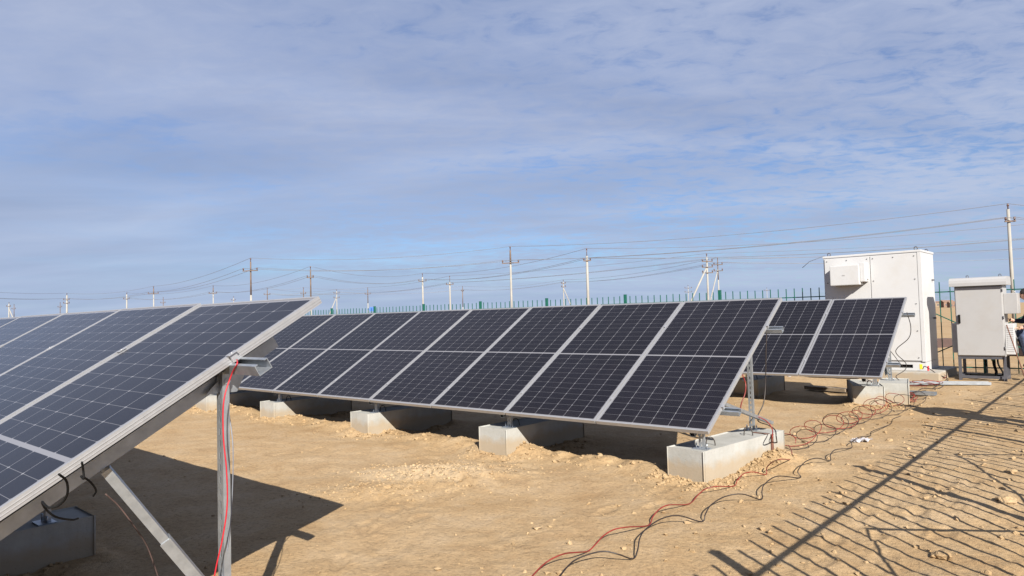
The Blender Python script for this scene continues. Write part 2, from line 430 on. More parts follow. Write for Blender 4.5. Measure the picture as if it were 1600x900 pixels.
# loose clods ------------------------------------------------------------------------
def make_clods():
    bm = bmesh.new(); bmesh.ops.create_icosphere(bm, subdivisions=1, radius=1)
    bv = np.array([v.co[:] for v in bm.verts]); bf = np.array([[v.index for v in f.verts] for f in bm.faces]); bm.free()
    P = []; S = []
    def scat(n, c, sx, sy, s0, s1):
        x = c.x+rng.normal(0, sx, n); y = c.y+rng.normal(0, sy, n)
        P.append(np.stack([x, y], -1)); S.append(s0+(s1-s0)*rng.random(n)**3.2)
    scat(1500, gp(690, 735), .42, .26, .003, .016); scat(500, gp(590, 765), .33, .16, .003, .014); scat(80, gp(820, 760), .5, .3, .003, .012)
    for k, (c, ax, hl, hw, row) in BLK.items():
        if k[0] == 'C' and k != 'C0': continue
        side = Vector((ax.y, -ax.x, 0))
        n = 900 if k == 'B0' else 260
        l = rng.uniform(-hl-.1, hl*.75, n); t = hw+np.abs(rng.normal(0, .13, n))
        l2 = -hl-np.abs(rng.normal(0, .12, n//2)); t2 = rng.uniform(-hw-.15, hw+.15, n//2)
        L = np.concatenate([l, l2]); Tt = np.concatenate([t, t2])
        P.append(np.stack([c.x+ax.x*L+side.x*Tt, c.y+ax.y*L+side.y*Tt], -1)); S.append(.003+.019*rng.random(len(L))**4)
    n = 900; a = rng.uniform(.4, 11, n); b = .25+rng.normal(0, .17, n)
    P.append(np.stack([ROW_B.o.x+a*ROW_B.D.x+b*ROW_B.N.x, ROW_B.o.y+a*ROW_B.D.y+b*ROW_B.N.y], -1)); S.append(.004+.026*rng.random(n)**5)
    n = 3000; s = rng.uniform(0, 12, n)**1.0; t = -rng.uniform(.4, 4.0, n)
    P.append(np.stack([NF0.x+NFD.x*s+NFD.y*t, NF0.y+NFD.y*s-NFD.x*t], -1)); S.append(.003+.022*rng.random(n)**6)
    n = 1600; rr = 3+14*rng.random(n)**1.2; th = np.radians(rng.uniform(-42, 42, n))
    P.append(np.stack([rr*np.sin(th), rr*np.cos(th)], -1)); S.append(.003+.013*rng.random(n)**6)
    P = np.vstack(P); S = np.concatenate(S); n = len(S)
    Z = gh(P[:, 0], P[:, 1])
    jit = 1+.32*rng.standard_normal((n, len(bv)))
    V = bv[None]*jit[..., None]*S[:, None, None]*np.stack([rng.uniform(.8, 1.35, n), rng.uniform(.7, 1.2, n), rng.uniform(.5, .85, n)], -1)[:, None, :]
    an = rng.uniform(0, 6.28, n); ca, sa = np.cos(an), np.sin(an)
    x = V[..., 0]*ca[:, None]-V[..., 1]*sa[:, None]; y = V[..., 0]*sa[:, None]+V[..., 1]*ca[:, None]
    V = np.stack([x+P[:, :1], y+P[:, 1:2], V[..., 2]+(Z+S*.25)[:, None]], -1).reshape(-1, 3)
    F = (bf[None]+(np.arange(n)*len(bv))[:, None, None]).reshape(-1, 3)
    me = bpy.data.meshes.new('soil_clods'); me.from_pydata(V.tolist(), [], F.tolist()); me.update(); me.materials.append(M['clod'])
    o = bpy.data.objects.new('soil_clods', me); COL.objects.link(o); tag(o, kind='stuff')
make_clods()

def stone(u, v, s, label, m='clod'):
    bm = bmesh.new(); bmesh.ops.create_icosphere(bm, subdivisions=3, radius=1)
    q = on(u, v); sd = Vector((random.random()*50, random.random()*50, 3))
    from mathutils import noise as mn
    for vv in bm.verts:
        k = 1+.45*mn.noise(vv.co*1.1+sd)+.22*mn.noise(vv.co*2.7+sd)
        vv.co = Vector((vv.co.x*1.25, vv.co.y, vv.co.z*.6))*k*s
    mb = MB(); mb.bm(bm, False)
    o = mb.build('soil_lump', M[m]); o.location = q+Vector((0, 0, s*.22)); o.rotation_euler.z = random.random()*6
    tag(o, label, 'soil lump')
stone(1389, 686, 0.030, 'pale lump of soil on the open sand just right of the white plastic scrap')
stone(1424, 712, 0.033, 'soil lump lying among the fence shadows beyond the long rail shadow')
stone(1574, 783, 0.055, 'pale clod of dug soil at the right edge of the photo')
stone(1470, 862, 0.050, 'dark edged soil lump between picket shadows at the bottom right')
stone(1580, 741, 0.039, 'small clod above the large pale clod at the right edge')
stone(1233, 587, 0.028, 'small pale stone in front of the shadow under the back row', 'plastic')
stone(605, 764, 0.028, 'small lump left of the heap of loose soil')
stone(1576, 622, 0.044, 'flat soil lump near the foot of the leaning rod')

# ------------------------------------------------------------------ solar panels
def panel_meshes():
    fr = MB(); lip, dep, wl = .013, .035, .0025
    for x0, x1, y0, y1 in ((0, lip, 0, PL), (PW-lip, PW, 0, PL), (lip, PW-lip, 0, lip), (lip, PW-lip, PL-lip, PL)):
        fr.box(((x0+x1)/2, (y0+y1)/2, -.001), ((x1-x0)/2*Vector((1, 0, 0)), (y1-y0)/2*Vector((0, 1, 0)), Vector((0, 0, .001))))
    for x in (wl/2, PW-wl/2): fr.box((x, PL/2, -.002-(dep-.002)/2), ((wl/2, 0, 0), (0, PL/2, 0), (0, 0, (dep-.002)/2)))
    for y in (wl/2, PL-wl/2): fr.box((PW/2, y, -.002-(dep-.002)/2), ((PW/2-wl, 0, 0), (0, wl/2, 0), (0, 0, (dep-.002)/2)))
    for x in (wl+.011, PW-wl-.011): fr.box((x, PL/2, -dep+.001), ((.011, 0, 0), (0, PL/2-wl, 0), (0, 0, .001)))
    # grooves drawn along the outside of the profile
    for z in (-.012, -.024):
        for x in (-.0008, PW+.0008): fr.box((x, PL/2, z), ((.0008, 0, 0), (0, PL/2, 0), (0, 0, .0012)))
    gl = MB(); gl.box((PW/2, PL/2, -.0049), ((PW/2-.003, 0, 0), (0, PL/2-.003, 0), (0, 0, .0028)))
    jb = MB(); 
    jb.box((PW/2, PL/2, -.0155), ((.03, 0, 0), (0, .045, 0), (0, 0, .0075)), .003)
    return fr, gl, jb
_fr, _gl, _jb = panel_meshes()
ORD = ['first', 'second', 'third', 'fourth', 'fifth', 'sixth', 'seventh', 'eighth', 'ninth', 'tenth', 'eleventh']
_proto = {}
def panel(row, k, label, group):
    X, Y, Z = -row.D, row.U, row.n
    o = row.p(k*PP+PW, 0, 0)
    sag = random.uniform(-.002, .002)
    Y2 = (Y+Z*random.uniform(-.002, .002)).normalized(); Z2 = X.cross(Y2).normalized()
    mt = Matrix(((X.x, Y2.x, Z2.x, o.x), (X.y, Y2.y, Z2.y, o.y), (X.z, Y2.z, Z2.z, o.z+sag), (0, 0, 0, 1)))
    e = empty('solar_panel', o, label, 'solar panel', group, mt)
    for nm, mb, m in (('frame', _fr, 'alu'), ('cell_sheet', _gl, 'cells'), ('junction_box', _jb, 'black')):
        if nm not in _proto:
            _proto[nm] = mb.build(nm, M[m], e)
        else:
            c = _proto[nm].copy(); COL.objects.link(c); c.parent = e
for row, nm in ((ROW_A, 'front left row'), (ROW_B, 'long middle row'), (ROW_C, 'short back row by the white cabinet')):
    for k in range(row.n_pan):
        if k == 0: lb = {'A': 'large dusty solar panel nearest the camera, right end of the front left row',
                         'B': 'right end solar panel of the long middle row, above the sunlit concrete block',
                         'C': 'right end solar panel of the short back row, before the white cabinet'}['A' if row is ROW_A else 'B' if row is ROW_B else 'C']
        else: lb = '%s solar panel from the right end of the %s' % (ORD[k], nm)
        panel(row, k, lb, 'solar panels of the '+nm)

# ------------------------------------------------------------------ racks
def channel(mb, p, q, up, w, h, t=.003, slots=False, lip=0.):
    """U channel from p to q; web at the bottom, flanges pointing along up"""
    p, q = Vector(p), Vector(q); d = (q-p); L = d.length; d.normalize()
    u = Vector(up); u = (u-d*u.dot(d)).normalized(); sd = d.cross(u)
    c = (p+q)/2
    for sg in (-1, 1):
        mb.box(c+sd*sg*(w/2-t/2)+u*(h/2), (sd*t/2, d*L/2, u*h/2))
        if lip: mb.box(c+sd*sg*(w/2-t-lip/2)+u*(h-t/2), (sd*lip/2, d*L/2, u*t/2))
    if not slots:
        mb.box(c+u*t/2, (sd*(w/2-t), d*L/2, u*t/2)); return
    wi = w/2-t; sw = .011/2
    for sg in (-1, 1): mb.box(c+sd*sg*(wi+sw)/2+u*t/2, (sd*(wi-sw)/2, d*L/2, u*t/2))
    n = int(L/.05)
    for i in range(n+1):
        s0 = i*.05-.011; s1 = i*.05+.011
        s0, s1 = max(0, s0), min(L, s1)
        if s1-s0 > .001: mb.box(p+d*(s0+s1)/2+u*t/2, (sd*sw, d*(s1-s0)/2, u*t/2))

def rack(row, name_lbl, sup, pb, overhang, bp, zt):
    """sup: list of (a_front, a_rear) ; pb: (b front post, b rear post) ; bp: purlin positions"""
    root = empty('mounting_rack', row.g(0, 0, 0), name_lbl, 'panel rack')
    L = row.n_pan*PP
    for b in bp:
        m = MB(); channel(m, row.p(-overhang, b, -.082), row.p(L+.15, b, -.082), row.n, .062, .045, .003, lip=.012); part(m, 'purlin', M['galv'], root)
        for k in range(0, row.n_pan+1):
            a = k*PP-.008
            m = MB(); m.box(row.p(a, b, .0015), (row.D*.016, row.U*.022, row.n*.0012), .0005)
            m.tube([row.p(a, b, .0020), row.p(a, b, .005)], .006, 6); m.bar(row.p(a, b, -.036), row.p(a, b, 0), .012, .03, row.U)
            part(m, 'clamp', M['alu'], root)
    for a in sup:
        m = MB(); channel(m, row.p(a, .07, -.136), row.p(a, 2.06, -.136), row.n, .05, .052, .003); part(m, 'rafter', M['galv'], root)
        f, r = pb
        # slope coordinate below which a post at horizontal offset b stands
        for i, bb in enumerate((f, r)):
            top = row.o.z+bb*math.tan(row.t)-.130/math.cos(row.t)
            m = MB(); ps = row.g(a-.058, bb-.02, zt); 
            channel(m, ps, Vector((ps.x, ps.y, top+(.06 if i else .03))), row.N, .050, .030, .003, slots=True)
            m.box(Vector((ps.x, ps.y, zt+.004))+row.D*.0, (row.D*.07, row.N*.05, Vector((0, 0, .004))))
            for sd in (-1, 1): m.tube([Vector((ps.x, ps.y, zt+.008))+row.D*.05*sd, Vector((ps.x, ps.y, zt+.05))+row.D*.05*sd], .006, 6)
            part(m, 'post', M['galv'], root)
            m = MB(); c = row.g(a-.052, bb, top+.02)
            m.tube([c-row.D*.035, c+row.D*.03], .014, 6)
            m.prism([c-row.N*.075-Vector((0, 0, .05)), c+row.N*.06-Vector((0, 0, .05)), c+row.N*.12+Vector((0, 0, .075)), c-row.N*.02+Vector((0, 0, .005))], row.D*.004)
            part(m, 'bracket', M['galv'], root)
        if row is ROW_B and a == sup[0]: continue              # this support has no brace fitted
        # diagonal brace with a telescoped lower sleeve
        p = row.p(a-.03, BR_B, -.14); q = row.g(a-.03, r-.02, zt+.10); mid = p.lerp(q, .52)
        up = (row.D*.35-row.N*.5-Vector((0, 0, 1))).normalized()
        m = MB(); channel(m, p, q, up, .040, .034, .003, slots=False); part(m, 'brace', M['galv'], root)
        m = MB(); channel(m, mid-up*.004, q-up*.004+(q-p).normalized()*.01, up, .047, .042, .003); part(m, 'brace_sleeve', M['galv'], root)
    return root
ZT = .26; BR_B = 1.25
rack(ROW_A, 'galvanised rack with slotted posts and braces under the front left row of panels', [.16, 2.47, 4.8, 7.05], (.40, 1.58), .20, (.40, 1.80), ZT)
rB = rack(ROW_B, 'galvanised rack with slotted posts carrying the long middle row of panels', [.20, 2.44, 4.74, 7.08, 9.0, 11.6], (.19, 1.36), .15, (.36, 1.72), ZT)
rack(ROW_C, 'galvanised rack under the short back row of panels beside the white cabinet', [.26, 2.20, 4.3], (.52, 1.50), .17, (.40, 1.80), .285)

# strut hanging loose from the right end of the middle row
p = at(1131, 634, 6.25); q = at(1205, 663, 6.95)
m = MB(); channel(m, p, q, (0, 0, 1), .045, .03, .003, slots=True)
tag(m.build('loose_strut', M['galv']), 'slotted galvanised strut poking out past the right end of the middle row', 'strut')

# ------------------------------------------------------------------ concrete blocks
def block(key, label, zt, loops=True):
    c, ax, hl, hw, row = BLK[key]; sd = Vector((ax.y, -ax.x, 0))
    root = empty('concrete_block', (c.x, c.y, 0), label, 'concrete block', 'concrete footing blocks')
    m = MB(); m.box((c.x, c.y, zt/2-.05), (ax*hl, sd*hw, Vector((0, 0, zt/2+.05))), .012); part(m, 'body', M['conc'], root)
    if loops:
        for l in (-hl*.52, hl*.42):
            cc = c+ax*l+sd*.04; pts = []
            for i in range(13):
                t = math.pi*i/12; pts.append((cc.x+sd.x*.035*math.cos(t)+ax.x*.02*math.cos(t), cc.y+sd.y*.035*math.cos(t)+ax.y*.02*math.cos(t), zt-.01+.085*math.sin(t)**.7))
            m = MB(); m.tube(pts, .005, 6); part(m, 'lifting_loop', M['rebar'], root)
    return root
block('B0', 'pale concrete block in full sun under the right end of the middle row', ZT)
for i in range(1, 6): block('B%d' % i, '%s concrete block from the right under the middle row' % ORD[i], ZT)
block('A0', 'concrete block under the near right end of the front left row', ZT)
block('A1', 'shaded concrete block at the bottom left below the front left row', ZT)
block('A2', 'third concrete block from the right under the front left row', ZT); block('A3', 'fourth concrete block from the right under the front left row', ZT)
block('C0', 'half shaded concrete block under the right end of the back row', .285)
block('C1', 'shaded concrete block under the back row, behind the last post of the middle row', .285); block('C2', 'hidden far concrete block at the left end of the back row', .285, False)
root = empty('concrete_block', (C_BACK.x, C_BACK.y, 0), 'spare concrete block standing just behind the right end block of the back row', 'concrete block', 'concrete footing blocks')
axb = Vector((.5, .86, 0)).normalized(); sdb = Vector((axb.y, -axb.x, 0))
m = MB(); m.box((C_BACK.x, C_BACK.y, .10), (axb*.42, sdb*.2, Vector((0, 0, .19))), .012); part(m, 'body', M['conc'], root)

# rusty earthing strips running over the blocks
def strip(key, label, zt):
    c, ax, hl, hw, row = BLK[key]; sd = Vector((ax.y, -ax.x, 0)); a = c+ax*(hl*.66)
    m = MB()
    m.box(a+sd*(hw*.55)+Vector((0, 0, zt+.004)), (sd*(hw*.5+.01), ax*.018, Vector((0, 0, .002))))
    m.box(a+sd*(hw+.010)+Vector((0, 0, zt/2)), (sd*.003, ax*.020, Vector((0, 0, zt/2+.004))))
    tag(m.build('earthing_strip', M['rust']), label, 'metal strip')
strip('B0', 'rusty brown earthing strip bent down the right side of the sunlit block', ZT)
strip('C0', 'rusty earthing strip down the side of the right end block of the back row', .285)

# ------------------------------------------------------------------ fences
def fence(P0, d, n, k0, side, label, rng_bays, post_h=2.01, s=2.88, pw=.07):
    root = empty('steel_fence', P0+d*s*k0, label, 'fence')
    z = Vector((0, 0, 1)); nn = Vector((d.y, -d.x, 0))
    for k in range(k0, k0+n+1):
        p = P0+d*s*k; m = MB(); m.bar(p-z*.1, p+z*post_h, pw, pw, nn); m.box(p+z*(post_h+.004), (d*(pw/2+.003), nn*(pw/2+.003), z*.004)); part(m, 'fence_post', M['green'], root)
    for k in range(k0, k0+n):
        a = P0+d*(s*k+.035); b = P0+d*(s*(k+1)-.035); L = (b-a).length; m = MB()
        for zz, th in ((1.75, .024), (.13, .024)): m.bar(a+z*zz, b+z*zz, .022, th)
        npk = 14
        for i in range(npk):
            p = a+d*L*(i+.7)/(npk+.4); j = random.uniform(-.012, .012)
            m.bar(p+nn*.024+z*.03, p+nn*.024+z*(1.965+j), .018, .018, nn)
        mid = (a+b)/2; o = nn*.047
        for q in (a, b):
            m.bar(mid+z*1.60+o, q+z*.84+o, .006, .022, z); m.bar(mid+z*.16+o, q+z*.84+o, .006, .022, z)
        part(m, 'picket_panel', M['green'], root)
    return root
fence(Vector((5.49, 18.14, 0)), Vector((.766, -.643, 0)), 17, -14, 1, 'long green picket fence with thin pointed bars behind the back row and the cabinets', None, s=2.87)
fence(NF0, NFD, 8, -3, 1, 'green picket fence along the right, outside the photo, its bars shadowing the sand', None, s=2.9, pw=.055)

# ------------------------------------------------------------------ cabinets
CE = Vector((math.cos(R(-42)), math.sin(R(-42)), 0)); CN = Vector((-CE.y, CE.x, 0)); ZV = Vector((0, 0, 1))
def frame_pt(o): return lambda x, y, z: o+CE*x+CN*y+ZV*z      # x along the front (right +), y into the depth
def cab1():
    o = at(1444, 500, 13.8); o.z = 0; o = o-CE*1.88           # front left foot
    W, Dp, z0, z1 = 1.88, 1.15, .16, 2.60
    F = frame_pt(o)
    root = empty('equipment_cabinet', F(W/2, Dp/2, 0), 'large white steel cabinet with a square hood, standing behind the back row', 'cabinet')
    B = lambda mb, x0, x1, y0, y1, a, b, bev=0.: mb.box(F((x0+x1)/2, (y0+y1)/2, (a+b)/2), (CE*(x1-x0)/2, CN*(y1-y0)/2, ZV*(b-a)/2), bev)
    m = MB(); B(m, 0, W, 0, Dp, z0+.17, z1-.03, .012); part(m, 'body', M['white'], root)
    m = MB(); B(m, -.012, W+.012, -.015, Dp+.012, z1-.045, z1, .008); part(m, 'roof', M['white'], root)
    for x0, x1 in ((.03, W/2-.006), (W/2+.006, W-.07)):
        m = MB(); B(m, x0, x1, -.022, -.0005, z0+.20, z1-.065, .004); d = part(m, 'door', M['white'], root)
        for x, z in [(x, z) for x in (x0+.05, x1-.05) for z in (z0+.26, z0+.8, z0+1.35, z0+1.85, z1-.12)]+[((x0+x1)/2, z1-.12)]:
            c = F(x, -.022, z); mb = MB(); mb.tube([c+CN*.002, c-CN*.010], .010, 8); part(mb, 'bolt', M['dsteel'], d)
    m = MB(); B(m, W-.065, W+.006, -.028, .0, z0+.18, z1-.05, .004); part(m, 'corner_trim', M['white'], root)
    # hood
    m = MB(); B(m, .22, .80, -.32, -.023, 1.94, 2.36, .015); h = part(m, 'hood', M['white'], root)
    m = MB(); B(m, .801, .90, -.26, -.024, 2.0, 2.40, .012); m.tube([F(.90, -.12, 2.06), F(.93, -.12, 2.06)], .02, 8); part(m, 'hood_flange', M['white'], h)
    for x in (.48, .51):
        m = MB(); m.tube([F(x, -.319, 2.15), F(x, -.326, 2.15)], .012, 8); part(m, 'latch', M['lgrey'], h)
    # plinth with fork slots
    m = MB(); a, b = z0, z0+.168
    B(m, .02, W-.50, -.004, .02, a, b); B(m, W-.24, W, -.004, .02, a, b); B(m, W-.50, W-.24, -.004, .02, a, a+.05); B(m, W-.50, W-.24, -.004, .02, b-.05, b)
    B(m, W-.02, W, .021, Dp, a, b); B(m, .02, .04, .021, Dp, a, b); B(m, .04, W-.02, Dp-.02, Dp, a, b)
    p = part(m, 'plinth', M['white'], root)
    m = MB(); B(m, W-.52, W-.22, .03, .035, a+.02, b-.02); part(m, 'fork_slot', M['black'], p)
    m = MB(); B(m, W-.12, W-.07, -.0075, -.0045, a+.03, a+.13); part(m, 'warning_tag', M['yellow'], root)
    for x, y in ((.10, .08), (W-.10, .08), (W-.1, Dp-.1), (.1, Dp-.1)):
        pts = [F(x+.03*math.cos(t), y, z1+.035+.035*math.sin(t)) for t in np.linspace(-math.pi/2, 1.5*math.pi, 15)]
        m = MB(); m.tube(pts, .009, 6); part(m, 'lifting_eye', M['dsteel'], root)
    for z in (1.2, 2.0):
        m = MB(); m.tube([F(W, .9, z), F(W+.05, .9, z)], .016, 8); part(m, 'side_bolt', M['dsteel'], root)
    m = MB(); B(m, -.35, W+.28, -.35, Dp+.3, -.1, z0-.003, .02)
    tag(m.build('concrete_slab', M['conc']), 'low concrete slab under the large white cabinet', 'concrete slab')
    m = MB(); m.tube([F(.02, .05, z1+.02), F(-.28, -.05, z1-.09), F(-.42, -.1, z1-.22)], .006, 5)
    tag(m.build('thin_rod', M['dsteel']), 'thin rod sticking out from the top left corner of the white cabinet', 'rod')
    # red tape and cables at the right foot
    m = MB(); m.box(F(W+.012, .09, z0+.03), (CE*.006, CN*.05, ZV*.06), .004)
    tag(m.build('red_tape', M['redtape']), 'strip of red tape at the right foot of the white cabinet', 'tape')
    return F, W, Dp
F1, W1, D1 = cab1()

def cab2():
    o = at(1569, 500, 13.0); o.z = 0; W, Dp = .78, .55; o = o-CE*W
    z0, z1 = .46, 1.82; F = frame_pt(o)
    root = empty('equipment_cabinet', F(W/2, Dp/2, 0), 'small light grey cabinet with a rain cap on a dark steel stand', 'cabinet')
    B = lambda mb, x0, x1, y0, y1, a, b, bev=0.: mb.box(F((x0+x1)/2, (y0+y1)/2, (a+b)/2), (CE*(x1-x0)/2, CN*(y1-y0)/2, ZV*(b-a)/2), bev)
    m = MB(); B(m, 0, W, 0, Dp, z0, z1, .01); part(m, 'body', M['lgrey'], root)
    m = MB(); B(m, .015, W-.015, -.024, -.0005, z0+.02, z1-.03, .006); d = part(m, 'door', M['lgrey'], root)
    m = MB(); B(m, .05, .085, -.05, -.0245, 1.10, 1.27, .008); part(m, 'handle', M['black'], d)
    for z in (.62, 1.2, 1.72):
        m = MB(); m.tube([F(W-.006, -.03, z-.03), F(W-.006, -.03, z+.03)], .010, 8); part(m, 'hinge', M['dsteel'], d)
    # rain cap: rounded profile extruded along the width
    prof = [(-.10, 1.80), (-.10, 1.86), (-.085, 1.915), (-.045, 1.95), (.02, 1.965), (Dp, 1.965), (Dp+.05, 1.93), (Dp+.05, 1.80)]
    m = MB(); m.prism([F(-.07, y, z+.022) for y, z in prof], CE*(W+.14)); part(m, 'rain_cap', M['lgrey'], root)
    for x in (.2, W-.05):
        m = MB(); m.tube([F(x+.02*math.cos(t), .2, 2.01+.025*math.sin(t)) for t in np.linspace(-1.57, 4.7, 13)], .007, 6); part(m, 'lifting_eye', M['dsteel'], root)
    # stand
    for x in (.03, W-.03):
        for y in (.03, Dp-.03):
            m = MB(); m.bar(F(x, y, -.05), F(x, y, z0-.003), .05, .05, CN); part(m, 'leg', M['dsteel'], root)
    for p_, q_ in [(F(.056, y, z), F(W-.056, y, z)) for y in (.03, Dp-.03) for z in (.06, z0-.028)]+[(F(x, .056, .06), F(x, Dp-.056, .06)) for x in (.03, W-.03)]:
        m = MB(); m.bar(p_, q_, .05, .05); part(m, 'stand_rail', M['dsteel'], root)
    # side boxes
    m = MB(); B(m, W+.0, W+.22, .02, .42, 1.27, 1.66, .01); m.tube([F(W+.18, .05, 1.655), F(W+.18, .05, 1.70)], .012, 6); part(m, 'side_box', M['lgrey'], root)
    m = MB(); B(m, W+.0, W+.14, .05, .5, .50, 1.08, .01)
    for k in range(12): B(m, W+.03, W+.13, .042, .0495, .56+k*.04, .575+k*.04)
    part(m, 'cooling_unit', M['white'], root)
    m = MB(); B(m, -.09, -.0, .08, .5, .52, 1.1, .01); part(m, 'side_duct', M['lgrey'], root)
    for x, dx, r in ((.42, .05, .018), (.55, .08, .026), (.62, .14, .016)):
        pts = smooth_path([F(x, .2, z0), F(x+.01, .18, .3), F(x+dx*.6, .12, .14), F(x+dx-.1, .1, .10), F(x-.25, .12, .10)])
        m = MB(); m.tube(pts, r, 8); tag(m.build('power_cable', M['black']), {.42: 'thin black cable dropping from the grey cabinet, leftmost of the three', .55: 'thick black cable dropping from the middle of the grey cabinet', .62: 'black cable looped under the right side of the grey cabinet'}[x], 'cable')
    m = MB(); m.tube([F(.55, .2, .47), F(.552, .19, .37)], .035, 10); part(m, 'cable_gland', M['green'], root)
    return F
F2 = cab2()
# leaning rod
m = MB(); f_ = F2(1.10, -.34, .02); t_ = F2(.81, .02, 1.06); m.tube([f_, t_], .011, 6); m.tube([f_-Vector((.03, .02, 0)), f_+Vector((.03, .02, .03))], .02, 6)
tag(m.build('steel_rod', M['rust']), 'rusty steel rod leaning against the small grey cabinet', 'rod')

# ------------------------------------------------------------------ steel profiles and boards lying about
def lying(name, u0, v0, u1, v1, w, h, m_, label, cat, z=.0, ch=False):
    a, b = on(u0, v0), on(u1, v1); a.z = max(a.z, b.z)+z; b.z = a.z
    mb = MB()
    if ch: channel(mb, a, b, (0, 0, 1), w, h, .004)
    else: mb.bar(a+ZV*h/2, b+ZV*h/2, w, h, bev=.004)
    tag(mb.build(name, M[m_]), label, cat)
lying('steel_profile', 1412, 601, 1547, 602, .16, .05, 'galv', 'long galvanised steel profile lying on the sand before the grey cabinet', 'steel profile', .01, True)
lying('steel_profile', 1408, 614, 1462, 617, .17, .05, 'galv', 'short galvanised steel profile on the sand behind the cable tangle', 'steel profile', .01, True)
lying('board', 1270, 588, 1345, 591, .22, .04, 'wood', 'pale board lying behind the back row', 'board', .03)
lying('board', 1262, 607, 1325, 612, .20, .05, 'wood', 'board lying half in shade beneath the back row', 'board', .03)
lying('steel_pipe', 1175, 589, 1248, 584, .05, .05, 'redcable', 'red conduit lying on the sand behind the back row', 'pipe', .02)
lying('brown_pipe', 1420, 545, 1486, 541.5, .35, .30, 'darkpipe', 'dark brown beam lying on sand beyond the fence between the cabinets', 'beam', .0)
lying('brown_pipe', 1586, 556, 1640, 552, .45, .33, 'darkpipe', 'dark low trough beyond the fence at the right edge', 'trough', .0)

# white plastic scrap
bm = bmesh.new(); bmesh.ops.create_grid(bm, x_segments=14, y_segments=8, size=1)
for v in bm.verts:
    v.co = Vector((v.co.x*.10*(1+.25*math.sin(5*v.co.y)), v.co.y*.05*(1+.3*math.cos(4*v.co.x)), .02+.018*math.sin(7*v.co.x+2)*math.cos(6*v.co.y)+.012*random.random()))
bmesh.ops.solidify(bm, geom=list(bm.faces), thickness=.002)
mb = MB(); mb.bm(bm, False); o = mb.build('plastic_scrap', M['plastic']); o.location = on(1345, 688); o.rotation_euler.z = .2
tag(o, 'crumpled scrap of white plastic on the sand beside the black cable', 'scrap')

# ------------------------------------------------------------------ cables
def cable(name, pts, r, m_, label, k=6, n=7):
    mb = MB(); mb.tube(smooth_path(pts, k), r, n); return tag(mb.build(name, M[m_]), label, 'cable')
def gpath(px, arch=.05):
    """cable lying on the ground in low arches between the points where it touches"""
    P = []
    for i, (u, v) in enumerate(px): 
        q = on(u, v, .006); q.z += arch*(.9 if i % 3 == 1 else .15); P.append(q)
    return P
def sc(l): return [(800+x/2, 640+y/2) for x, y in l]
def arch_cable(l, r, m_, label):
    """cable resting on the ground at a few points and springing up in low arches between them"""
    P = []
    for x, y, z in l:
        u, v = 800+x/2, 640+y/2; q = gp(u, v, z+.006)
        for _ in range(3): q = gp(u, v, z+.006+gz(q.x, q.y))
        P.append(q)
    cable('ground_cable', P, r, m_, label)
arch_cable([(25,562,0),(40,545,.01),(65,518,.02),(95,487,.04),(125,466,.06),(165,450,.07),(205,446,.05),(238,442,.0),(262,420,.02),(285,395,.04),(318,375,.06),(360,367,.06),(425,362,.0),(440,335,.03),(460,312,.05),(490,298,.06),(552,295,.0),(580,268,.03),(605,248,.05),(640,240,.06),(692,239,.0),(705,220,.04),(725,200,.06),(755,195,.06),(793,203,.0),(796,182,.04),(812,165,.06),(840,155,.06),(872,155,.0),(874,132,.06),(865,112,.08)], .0044, 'redcable', 'red cable springing in low arches over the open sand, left of the black one')
arch_cable([(125,568,0),(138,550,.0),(152,518,.02),(190,475,.05),(240,452,.07),(290,443,.07),(335,453,.05),(378,466,.0),(392,440,.03),(400,400,.05),(420,372,.06),(465,342,.07),(520,331,.07),(592,350,.0),(605,325,.04),(622,298,.06),(665,272,.07),(720,264,.07),(778,281,.0),(781,255,.04),(790,232,.06),(830,208,.08),(900,213,.0),(893,192,.04),(918,162,.07),(955,152,.07),(993,160,.0),(995,142,.04),(1012,125,.06),(1060,120,.0),(1062,102,.05),(1085,86,.07),(1119,82,.0),(1122,70,.04),(1150,58,.06),(1183,45,.0),(1190,30,.06),(1215,20,.08)], .0044, 'blackcable', 'black cable springing in low arches across the sand, right of the red one')
def spiral(u0, v0, u1, v1, turns, r, m_, label, ph=0., seed=1):
    a, b = on(u0, v0), on(u1, v1); d = (b-a); L = d.length; d.normalize(); sd = d.cross(ZV)
    rg = random.Random(seed); N = int(turns*14); pts = []
    ri = [rg.uniform(.7, 1.25) for _ in range(int(turns)+3)]; of = [rg.uniform(-.09, .09) for _ in range(int(turns)+3)]
    for i in range(N+1):
        t = i/N*turns; k = int(t); f = t-k
        rr = r*(ri[k]*(1-f)+ri[k+1]*f); oo = of[k]*(1-f)+of[k+1]*f
        q = a+d*(L*i/N+.10*math.sin(2*math.pi*t+ph+1.2))+sd*(rr*1.15*math.cos(2*math.pi*t+ph)+oo)
        q.z = max(gz(q.x, q.y)+.006, gz(q.x, q.y)+.008+rr*.75*(1+math.sin(2*math.pi*t+ph))); pts.append(q)
    mb = MB(); mb.tube(pts, .0040, 6); tag(mb.build('coiled_cable', M[m_]), label, 'cable')
spiral(1222, 702, 1405, 628, 10, .115, 'redcable', 'red cable stretched out in springy coils on the sand toward the back row', 0, 3)
spiral(1228, 706, 1425, 632, 9, .125, 'blackcable', 'dark coiled cable twisted through the red coils on the sand', 1.2, 9)
